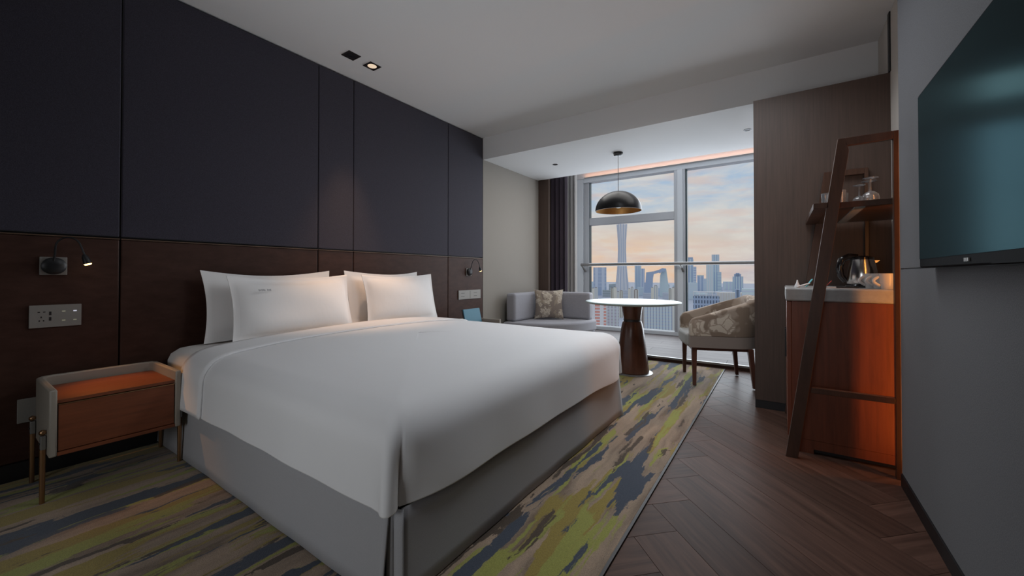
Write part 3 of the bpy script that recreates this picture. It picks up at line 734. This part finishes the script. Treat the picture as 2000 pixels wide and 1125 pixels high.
# ------------------------------------------------------------------ round table
tb = thing('pedestal_table', 'round white topped table on a waisted walnut pedestal', 'table', (-1.27, 4.06, .0065))
MB().lathe([(.02, .700), (.44, .704), (.468, .716), (.472, .722), (.466, .728), (.02, .7285)], 72).build('tabletop', 'tabletop', tb, smooth=40)
MB().lathe([(.200, 0), (.200, .006), (.185, .010)], 48).build('base_plate', 'steel', tb, smooth=40)
MB().lathe([(.160, .0101), (.165, .014), (.165, .03), (.150, .14), (.130, .30), (.112, .44), (.100, .50), (.092, .522)], 48).build('pedestal', 'tablewood', tb, smooth=50)
MB().lathe([(.086, .5225), (.084, .534), (.086, .545)], 48).build('waist_ring', 'plateh', tb, smooth=50)
MB().lathe([(.083, .5455), (.092, .60), (.107, .695)], 48).build('collar', 'tablewood', tb, smooth=50)

# ------------------------------------------------------------------ tub chair
ch = thing('tub_chair', 'floral tub armchair with dark wooden legs beside the round table', 'chair', (-.535, 4.215, 0), radians(200))
# local: front +x, width along y
def upath(s, grow=0):
    """s 0..1 round the shell from one arm front round the back to the other"""
    hw, d0, d1, rc = .285 + grow, .262, -.325 - grow, .19 + grow
    segs = [(d0 - (d1 + rc)), rc * pi / 2, 2 * (hw - rc), rc * pi / 2, (d0 - (d1 + rc))]; T = sum(segs); q = s * T
    if q <= segs[0]: return Vector((d0 - q, hw))
    q -= segs[0]
    if q <= segs[1]: a = q / rc; return Vector((d1 + rc - rc * sin(a), hw - rc + rc * cos(a)))
    q -= segs[1]
    if q <= segs[2]: return Vector((d1, hw - rc - q))
    q -= segs[2]
    if q <= segs[3]: a = q / rc; return Vector((d1 + rc - rc * cos(a), -(hw - rc) - rc * sin(a)))
    q -= segs[3]; return Vector((d1 + rc + q, -hw))
def shtop(s):
    e = abs(2 * s - 1)
    base = .815 - .19 * max(0, min(1, (e - .12) / .80)) ** 1.05
    return base - (.05 * ((e - .93) / .07) ** 2 if e > .93 else 0)
def shell(zlo, zhi_fn, name, m, thick):
    nu, prof = 60, []
    rows = []
    for i in range(nu):
        s = i / (nu - 1); o = upath(s); ii = upath(s, -thick); zt = zhi_fn(s); fl = .06 * (zt - .45)
        mid = (o + ii) / 2; dn = (o - ii).normalized()
        ring = [(o.x, o.y, zlo), (o.x + dn.x * fl, o.y + dn.y * fl, zt - .025), (o.x - dn.x * .010 + dn.x * fl, o.y - dn.y * .010 + dn.y * fl, zt - .006), (mid.x + dn.x * fl, mid.y + dn.y * fl, zt), (ii.x + dn.x * .010, ii.y + dn.y * .010, zt - .008), (ii.x, ii.y, zt - .03), (ii.x, ii.y, zlo)]
        rows.append(ring)
    vs = [p for r in rows for p in r]; k = 7
    fs = [(i * k + j, i * k + (j + 1) % k, (i + 1) * k + (j + 1) % k, (i + 1) * k + j) for i in range(nu - 1) for j in range(k)]
    fs += [tuple(range(k)), tuple((nu - 1) * k + j for j in range(k))[::-1]]
    return MB().faces(vs, fs).build(name, m, ch, bevel=.004, smooth=50)
shell(.455, shtop, 'shell', 'floral', .062)
lo = MB(); rows = []
nu = 60
for i in range(nu):
    o = upath(i / (nu - 1), -.001); ii = upath(i / (nu - 1), -.060); rows += [(o.x, o.y, .352), (o.x, o.y, .4545), (ii.x, ii.y, .4545), (ii.x, ii.y, .352)]
lo.faces(rows, [(i * 4 + j, i * 4 + (j + 1) % 4, (i + 1) * 4 + (j + 1) % 4, (i + 1) * 4 + j) for i in range(nu - 1) for j in range(4)] + [(0, 1, 2, 3), (236, 237, 238, 239)])
lo.build('shell_band', 'chairplain', ch, smooth=50)
MB().prism([(.285, -.218), (.295, 0), (.285, .218), (-.10, .218), (-.195, .12), (-.195, -.12), (-.10, -.218)], 'z', .352, .468).build('seat_cushion', 'seatfab', ch, bevel=.022, seg=4, smooth=50)
fr = MB(); fr.box((-.235, -.255, .325), (.24, -.235, .351)); fr.box((-.235, .235, .325), (.24, .255, .351)); fr.box((.22, -.234, .325), (.24, .234, .351)); fr.box((-.235, -.234, .325), (-.215, .234, .351))
fr.build('frame', 'chairwood', ch)
for sx in (-1, 1):
    for sy in (-1, 1):
        x, y = (.222 if sx > 0 else -.235), .245 * sy; sp = .0 if sx > 0 else -.03
        a, b_ = .022, .014
        t4 = [(x - a, y - a, .3515), (x + a, y - a, .3515), (x + a, y + a, .3515), (x - a, y + a, .3515)]
        b4 = [(x + sp - b_, y - b_ + sy * .01, .007), (x + sp + b_, y - b_ + sy * .01, .007), (x + sp + b_, y + b_ + sy * .01, .007), (x + sp - b_, y + b_ + sy * .01, .007)]
        MB().faces(b4 + t4, [(3, 2, 1, 0), (4, 5, 6, 7), (0, 1, 5, 4), (1, 2, 6, 5), (2, 3, 7, 6), (3, 0, 4, 7)]).build('leg', 'chairwood', ch, bevel=.003)

# ------------------------------------------------------------------ television
tv = thing('television', 'large black flat television on the charcoal fabric wall', 'television', (RX, 1.515, 1.357))
box('housing', 'tvbezel', (-.040, -.575, -.323), (-.001, .575, .323), tv, bevel=.004)
box('screen', 'screen', (-.0425, -.565, -.292), (-.0402, .565, .313), tv)
box('stand_bar', 'tvbezel', (-.044, -.36, -.322), (-.0402, -.05, -.3165), tv)
em = MB()
for i in range(3): em.box((-.0435, .12 - .012 * i, -.312), (-.0402, .128 - .012 * i, -.302))
em.build('badge', 'plate', tv)

# ------------------------------------------------------------------ minibar cabinet
cb = thing('minibar_cabinet', 'cherry wood minibar cabinet with grey stone counter below the ladder shelf', 'cabinet', (.30, 3.15, 0))
x0, x1, y0, y1 = -.275, .295, -.352, .375
box('carcass', 'cherry', (x0 + .022, y0, .075), (x1, y1, .855), cb, bevel=.002)
pl = MB(); pl.box((x0 + .022, y0 + .0005, .0), (x0 + .12, y0 + .03, .0749)); pl.box((x1 - .09, y0 + .0005, .0), (x1, y0 + .03, .0749)); pl.box((x0 + .12, y0 + .0005, .026), (x1 - .09, y0 + .025, .0749))
pl.build('plinth', 'cherry', cb)
box('plinth_void', 'plateh', (x0 + .08, y0 + .031, .0), (x1, y1, .0749), cb)
for k, (a, b) in enumerate(((y0, .01), (.014, y1))):
    d = box('door', 'cherry', (x0, a, .08), (x0 + .0215, b, .853), cb, bevel=.002)
    box('handle', 'darkmetal', (x0 - .008, (b - .05 if k == 0 else a + .03), .48), (x0 - .0002, (b - .03 if k == 0 else a + .05), .66), d, bevel=.002)
ct = box('countertop', 'stone', (x0 - .006, y0 - .004, .8555), (x1, y1, .929), cb, bevel=.008)
# ladder shelf unit
ld = thing('ladder_shelf', 'dark wooden ladder shelf framing the minibar counter', 'shelf', (.30, 3.08, 0))
def frame(yc, w=.030):
    a, b = yc - w / 2, yc + w / 2
    def bar(p, q, wd, nm, m='darkwood'):
        p = Vector((p[0], p[1])); q = Vector((q[0], q[1])); d = (q - p).normalized(); n_ = Vector((-d.y, d.x)) * wd / 2
        return MB().prism([tuple(p - n_), tuple(q - n_), tuple(q + n_), tuple(p + n_)], 'y', a, b).build(nm, m, ld, bevel=.002)
    # front stile leaning back, rear post, top rail, low rail (x, z) local
    st = MB().prism([(-.286, 0), (-.230, 0), (-.005, 1.655), (-.020, 1.722), (-.050, 1.722)], 'y', a, b).build('stile', 'darkwood', ld, bevel=.002)
    MB().box((.162, a, 0), (.183, b, 1.722)).build('post', 'darkwood', ld, bevel=.002)
    MB().box((-.0195, a, 1.682), (.1618, b, 1.722)).build('top_rail', 'darkwood', ld, bevel=.002)
    MB().prism([(-.173, .368), (.1618, .368), (.1618, .398), (-.169, .398)], 'y', a, b).build('low_rail', 'darkwood', ld, bevel=.002)
frame(-.385); frame(.435)
sh = MB(); sh.box((-.155, -.400, 1.362), (-.091, .45, 1.392)); sh.box((-.0905, -.369, 1.362), (.298, .419, 1.392))
sh.build('shelf', 'darkwood', ld, bevel=.002)
box('light_channel', 'plate', (.02, -.36, 1.357), (.062, .41, 1.3618), ld)
# amber strip light on the end of the panel wall, washing the ladder and cabinet
st = thing('wall_light_strip', 'amber light strip hidden on the recess wall behind the end of the fabric wall', 'light strip', (.592, 2.650, .9))
box('channel', 'steel', (-.002, -.012, -.86), (.0075, .012, .82), st)
lamp('amber_wash', 'AREA', (.586, 2.650, .88), target=(.30, 2.76, .88), energy=2.9, color=(1, .36, .07), shape='RECTANGLE', size=.018, size_y=1.66)
# things on the counter
CT = .9292
kt = thing('kettle', 'black and steel electric kettle on the minibar counter', 'kettle', (.408, 3.20, CT), radians(180))
MB().lathe([(.078, 0), (.080, .012), (.074, .020)], 32).build('power_base', 'kettle', kt, smooth=40)
MB().lathe([(.070, .0205), (.074, .03), (.070, .10), (.060, .155), (.056, .17)], 32).build('body', 'chrome', kt, smooth=50)
MB().lathe([(.057, .1705), (.055, .182), (.035, .192), (.008, .195)], 32).build('lid', 'kettle', kt, smooth=50)
MB().tube([(.02, 0, .186), (.06, 0, .190), (.098, 0, .170), (.108, 0, .12), (.100, 0, .07), (.078, 0, .036)], [.018, .021, .021, .020, .018, .015], 12).build('handle', 'kettle', kt, smooth=60)
MB().prism([(-.050, .135), (-.050, .168), (-.086, .166)], 'y', -.018, .018).build('spout', 'chrome', kt, bevel=.003)
def cup(x, y, rz, label):
    t = thing('cup', label, 'cup', (x, y, CT), rz, 'white cups on the counter')
    MB().lathe([(.026, 0), (.027, .003), (.033, .045), (.037, .082), (.0395, .085), (.035, .082), (.031, .045), (.025, .006), (.002, .005)], 28, cap1=False).build('bowl', 'china', t, smooth=60)
    pts = [(.031 + .026 * sin(pi * i / 10), 0, .070 - .052 * i / 10) for i in range(11)]
    MB().tube(pts, .0075, 10).build('handle', 'china', t, smooth=60)
cup(.470, 2.885, radians(186), 'white china cup on the counter nearest to the fabric wall')
cup(.452, 2.975, radians(190), 'white china cup on the counter, middle one of the row')
cup(.432, 3.065, radians(194), 'white china cup on the counter, rearmost of the row behind the others')
tr_ = thing('oval_disc', 'dark oval tray standing against the recess wall behind the cups', 'disc', (.578, 3.08, CT + .092))  # plain dark oval set upright on the recess wall
MB().lathe([(.058, -.004), (.060, .004), (.052, .004), (.050, -.001)], 36, sx=1.5).build('dish', 'disc', tr_, smooth=50, rot=(0, radians(-83), 0))
wp = thing('wall_switch', 'dark switch plate on the recess wall above the tray', 'switch', (.5998, 3.05, 1.165))
box('plate', 'disc', (-.010, -.04, -.055), (-.0005, .04, .055), wp, bevel=.002)
box('rocker', 'plateh', (-.012, -.015, -.03), (-.0102, .02, .03), wp)
def sachet(name, x, y, lab, m, w, d, h_, tilt, rz, cat='sachet'):
    t = box(name, m, (-w / 2, -d / 2, 0), (w / 2, d / 2, h_), None, bevel=.002, loc=(x, y, CT + .002 + abs(sin(tilt)) * w * .5), rot=(0, tilt, rz)); tag(t, lab, cat)
sachet('sugar_sachet', .140, 2.99, 'turquoise and white sachet sticking up beside the ladder stile', 'cyan', .06, .02, .004, radians(-55), .3)
sachet('sugar_sachet', .108, 2.97, 'white sachet lying beside the turquoise one', 'paper', .07, .03, .005, radians(-18), .2)
sachet('tea_sachet', .205, 2.98, 'green tea sachet standing right of the ladder stile', 'green', .045, .03, .004, radians(-50), -.2)
sachet('tea_sachet', .232, 3.00, 'red tea sachet leaning right of the green one', 'red', .05, .03, .004, radians(-52), -.1)
cr_ = MB().lathe([(.014, 0), (.014, .012), (.006, .028), (.003, .046)], 16).build('creamer', 'paper', None, smooth=40, loc=(.080, 2.97, CT)); tag(cr_, 'small white creamer at the left end of the counter', 'creamer')
pn = MB().tube([(0, 0, .006), (.10, .01, .006)], [.005, .004], 8).build('pen', 'kettle', None, smooth=60, loc=(.262, 2.95, CT)); tag(pn, 'black pen lying on the counter left of the kettle', 'pen')
nc = box('note_card', 'paper', (-.06, -.04, 0), (.06, .04, .004), None, loc=(.285, 3.07, CT)); tag(nc, 'white card lying on the counter behind the pen', 'card')
# glasses on the ladder shelf
ST = 1.3922
def tumbler(x, y, lab):
    t = MB().lathe([(.024, 0), (.026, .004), (.031, .10), (.0325, .10), (.0285, .008), (.002, .007)], 28, (x, y, ST), cap1=False).build('tumbler', 'glass', None, smooth=60); tag(t, lab, 'glass', 'clear tumblers on the ladder shelf')
tumbler(.233, 3.02, 'clear tumbler on the ladder shelf, left of the front stile')
tumbler(.300, 3.06, 'clear tumbler on the ladder shelf, right of the front stile')
tumbler(.278, 2.95, 'clear tumbler on the ladder shelf, behind the front stile')
def goblet(x, y, k, lab):
    t = thing('wine_glass', lab, 'glass', (x, y, ST), 0, 'upside down wine glasses')
    MB().lathe([(.029 * k, 0), (.038 * k, .035 * k), (.034 * k, .06 * k), (.018 * k, .074 * k), (.005, .080 * k)], 28, cap0=False).build('bowl', 'glass', t, smooth=60)
    MB().lathe([(.004, .0802 * k), (.0035, .12 * k), (.005, .142 * k)], 12).build('stem', 'glass', t, smooth=60)
    MB().lathe([(.005, .1422 * k), (.020, .146 * k), (.034 * k, .150 * k), (.034 * k, .1515 * k), (.004, .151 * k)], 28).build('foot', 'glass', t, smooth=60)
goblet(.372, 2.99, .84, 'upside down wine glass on the ladder shelf, the shorter one')
goblet(.412, 2.93, 1.0, 'upside down wine glass on the ladder shelf, the taller front one')
goblet(.425, 3.07, 1.05, 'upside down wine glass on the ladder shelf, at the back')

# ------------------------------------------------------------------ city outside
def hazed_facade(name, c1, c2, rough=.6, spec=.3): return mat(name, tuple(min(.85, c * 1.75 + .09) for c in c1), rough, spec=spec)  # lifts every colour towards pale, distance haze painted into the buildings
CM = {'blue': hazed_facade('blue_grey_glass', (.20, .26, .35), 0), 'bluel': hazed_facade('pale_blue_glass', (.36, .43, .52), 0), 'blued': hazed_facade('dark_blue_glass', (.055, .085, .13), 0),
      'silver': hazed_facade('silver_glass', (.50, .55, .62), 0), 'cream': hazed_facade('cream_render', (.62, .50, .38), 0), 'brown': hazed_facade('brown_render', (.14, .115, .10), 0),
      'red': hazed_facade('brick_red_render', (.42, .17, .13), 0), 'grey': hazed_facade('grey_render', (.27, .29, .32), 0), 'white': hazed_facade('white_render', (.62, .64, .64), 0), 'beige': hazed_facade('beige_render', (.50, .40, .34), 0),
      'mist': hazed_facade('misty_block', (.34, .38, .45), 0), 'green': hazed_facade('park_green', (.13, .16, .15), 0), 'ground': hazed_facade('city_ground', (.26, .28, .32), 0)}
GZ = -62
gr = MB().box((-2600, 60, GZ - 2), (900, 3200, GZ)).build('city_ground', CM['ground'], None); gr['kind'] = 'structure'
def tower(name, label, x, y, w, d, ztop, m, ribs=0, rm=None, floors=0, fm=None, crown=None, group=None, cat='building', turn=0):
    t = thing(name, label, cat, (x, y, GZ), math.atan2(-x, y) + turn, group); H = ztop - GZ
    MB().box((-w / 2, 0, 0), (w / 2, d, H)).build('body', CM[m], t)
    if ribs:
        b = MB()
        for i in range(ribs): 
            cx = -w / 2 + w * (i + .5) / ribs; b.box((cx - w / ribs * .22, -w * .02, 0), (cx + w / ribs * .22, -.001, H))
        o = b.build('facade_ribs', CM[rm], t); o['kind'] = 'stuff'
    if floors:
        b = MB(); hh = min(H, 60)
        for i in range(floors):
            z = H - hh * (i + .6) / floors; b.box((-w / 2, -w * .012, z - hh / floors * .18), (w / 2, -.0005, z + hh / floors * .18))
        o = b.build('floor_bands', CM[fm], t); o['kind'] = 'stuff'
    if crown: 
        for (a, bb, z, cm) in crown: MB().box((a * w, d * .1, H), (bb * w, d * .9, H + z)).build('crown', CM[cm], t)
    return t
tower('slab_tower', 'grey blue slab tower left of the flared skyscraper', -454.9, 1141.8, 38.8, 30, 22.7, 'blue', 2, 'mist', 14, 'mist')
# tall flared tower
ft = thing('flared_skyscraper', 'tall slim skyscraper flaring at top and foot, highest of the skyline', 'building', (-482.3, 1425.6, GZ), math.atan2(482.3, 1425.6) + .35)
pr = [(0, 23.5), (25, 21.5), (60, 18), (110, 14), (150, 12.8), (185, 13.2), (220, 15.5), (246.8, 17.5)]
mbf = MB(); vs = []
for z, r in pr:
    for k in range(4): a = pi / 4 + k * pi / 2; vs.append((r * 1.25 * cos(a), r * 1.25 * sin(a), z))
mbf.faces(vs, [(i * 4 + k, i * 4 + (k + 1) % 4, (i + 1) * 4 + (k + 1) % 4, (i + 1) * 4 + k) for i in range(len(pr) - 1) for k in range(4)] + [(28, 29, 30, 31)])
mbf.build('shaft', CM['silver'], ft, bevel=2.5)
rb = MB()
for k in (0, 1, 2, 3):
    for s_ in (-.5, 0, .5):
        a = k * pi / 2; c_ = Vector((cos(a), sin(a))); tn = Vector((-c_.y, c_.x)); pts = []
        for z, r in pr: p = c_ * (r * .885 + .3) + tn * (r * .885 * s_ * 1.3); pts.append((p.x, p.y, z))
        rb.tube(pts, .9, 4)
o = rb.build('facade_ribs', CM['blue'], ft); o['kind'] = 'stuff'
tower('stepped_tower', 'taller blue grey tower right of the flared skyscraper', -398.0, 1336.6, 20.5, 18, 42.0, 'blue', 3, 'bluel', 0)
tower('stepped_tower', 'shorter tower joined to the right of the taller blue grey one', -374.6, 1309.0, 12.6, 12, 20.5, 'blue', 2, 'mist', 0)
# looped leaning building
lp = thing('loop_building', 'dark leaning loop shaped office building near the middle mullion', 'building', (-285.3, 1136.3, GZ), math.atan2(285.3, 1136.3))
MB().prism([(-34, 0), (-14, 0), (-11, 52), (-9, 64), (4, 68), (9, 66), (10, 70), (22, 72), (22, 78), (14, 81), (4, 76), (-9, 72), (-29, 69)], 'y', 0, 26).build('left_leg', CM['blue'], lp)
MB().prism([(6, 0), (36, 0), (29, 40), (24, 80), (14.2, 80.9), (8, 60), (7, 30)], 'y', 26.1, 44).build('right_leg', CM['bluel'], lp)
tower('glass_tower', 'slim pale tower just right of the thick mullion', -237.3, 1350.4, 17.8, 18, 49.5, 'bluel', 2, 'blue', 16, 'mist', [(-.42, .42, 6, 'blue')])
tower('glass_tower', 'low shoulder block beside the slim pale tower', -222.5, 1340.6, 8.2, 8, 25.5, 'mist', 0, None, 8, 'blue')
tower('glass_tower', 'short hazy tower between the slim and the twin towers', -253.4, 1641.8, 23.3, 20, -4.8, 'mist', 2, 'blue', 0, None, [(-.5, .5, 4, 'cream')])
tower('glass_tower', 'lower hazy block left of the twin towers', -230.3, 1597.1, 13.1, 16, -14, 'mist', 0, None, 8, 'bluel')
tower('glass_tower', 'left one of the twin pale towers in the right pane', -194.6, 1439.9, 20.2, 20, 33, 'bluel', 3, 'silver', 0)
tower('glass_tower', 'tallest tower in the right hand window pane', -185.5, 1506.6, 22.7, 22, 69.1, 'blue', 3, 'bluel', 18, 'mist')
tower('glass_tower', 'right shoulder block of the tallest tower in the right pane', -168.2, 1457.9, 11.5, 16, 9.4, 'bluel', 0, None, 12, 'blue')
tower('crowned_tower', 'stepped crown office tower at the right of the skyline', -127.2, 1606.7, 32.6, 26, -6, 'blue', 4, 'bluel', 0, None, [(-.36, .30, 9, 'blue'), (-.2, .16, 12.5, 'blue')])
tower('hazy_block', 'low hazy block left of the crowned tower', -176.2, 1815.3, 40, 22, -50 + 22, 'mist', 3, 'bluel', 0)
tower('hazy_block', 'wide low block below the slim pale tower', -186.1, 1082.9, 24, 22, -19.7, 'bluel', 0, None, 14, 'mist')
cr = [(-247.3, 581.6, 3.2, -23.1), (-251.9, 602.7, 3.3, -21.3), (-232.3, 567.6, 4.7, -19.2), (-229.7, 629.8, 4.2, -21.7), (-222.1, 622.9, 4.1, -19.7), (-191.0, 547.3, 2.9, -23.6), (-194.1, 569.4, 4.5, -23.0),
      (-203.3, 635.8, 3.3, -22.2), (-199.5, 638.3, 4.1, -19.7), (-170.1, 561.6, 5.8, -20.7), (-177.9, 677.2, 3.4, -21.2), (-168.0, 659.7, 5.8, -17.2), (-144.2, 651.8, 4.0, -21.4), (-135.7, 633.4, 3.9, -19.2)]
ORD = ('first', 'second', 'third', 'fourth', 'fifth', 'sixth', 'seventh', 'eighth', 'ninth', 'tenth', 'eleventh', 'twelfth', 'thirteenth', 'fourteenth')
for i, (x, y, w, z) in enumerate(cr):
    tower('apartment_tower', 'slim cream apartment tower beyond the table, %s of its row from the left' % ORD[i], x, y, w * 1.15, w * 1.4, z, 'cream', 2, ('brown', 'beige', 'grey')[i % 3], 0, None, [(-.3, .3, .9, 'brown')], 'cream apartment towers')
tower('red_block', 'red and white striped apartment block left of the table pedestal', -88.4, 218.0, 9.9, 8, -15, 'red', 2, 'white', 26, 'white')
tower('blue_block', 'blue grey apartment block between the red block and pedestal', -88.5, 242.2, 8.4, 8, -15.6, 'grey', 4, 'bluel', 24, 'mist')
tower('cream_block', 'narrow cream block just right of the table pedestal', -72.6, 249.5, 4.3, 6, -15.6, 'cream', 2, 'brown', 0)
tower('grey_block', 'wide grey ribbed apartment block right of the table pedestal', -60.4, 242.0, 15.0, 8, -14.6, 'grey', 9, 'bluel', 26, 'blue')
tower('cream_block', 'narrow cream block against the window mullion', -58.7, 274.5, 4.2, 8, -16, 'cream', 2, 'grey', 0)
db = tower('dark_glass_block', 'dark blue glass block with open roof frame above the chair', -47.2, 330.8, 17.9, 14, -15.4, 'blued', 9, 'blue', 12, 'blue')
fr = MB()
for x in (-8.7, -4.4, 0, 4.4, 8.7): fr.box((x - .22, .2, 0), (x + .22, .6, 3.0))
fr.box((-8.95, .1, 3.0), (8.95, 5, 3.4)); o = fr.build('roof_frame', CM['silver'], db, loc=(0, 0, -15.4 - GZ)); 
tower('beige_block', 'beige low block with fine ribs right of the dark block', -35.6, 374.9, 19, 14, -14.2, 'beige', 16, 'white', 0)
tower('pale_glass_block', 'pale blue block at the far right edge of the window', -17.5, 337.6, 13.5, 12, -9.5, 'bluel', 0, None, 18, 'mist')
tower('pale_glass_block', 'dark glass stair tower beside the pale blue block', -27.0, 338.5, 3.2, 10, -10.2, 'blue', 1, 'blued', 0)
rr = random.Random(5)
placed = []; k_ = 0
for i in range(400):
    b_ = rr.uniform(-.62, .10); D = rr.uniform(760, 1750); x = b_ * D; w = rr.uniform(16, 32) * D / 1100
    if any((x - px) ** 2 + (D - py) ** 2 < (w + pw) ** 2 for px, py, pw in placed): continue
    if any(abs(x - q[0]) < w + 40 and abs(D - q[1]) < 70 for q in ((-455, 1142), (-482, 1426), (-396, 1328), (-375, 1312), (-285, 1136), (-237, 1350), (-253, 1642), (-230, 1597), (-195, 1440), (-186, 1507), (-168, 1458), (-127, 1607), (-176, 1815), (-186, 1083), (-222, 1340))): continue
    placed.append((x, D, w)); zt = -44 + rr.uniform(-8, 12) * D / 1100 * .7
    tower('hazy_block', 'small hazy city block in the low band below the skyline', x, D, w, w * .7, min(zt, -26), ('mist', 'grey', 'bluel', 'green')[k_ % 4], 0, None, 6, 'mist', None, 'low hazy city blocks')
    k_ += 1
    if k_ == 56: break
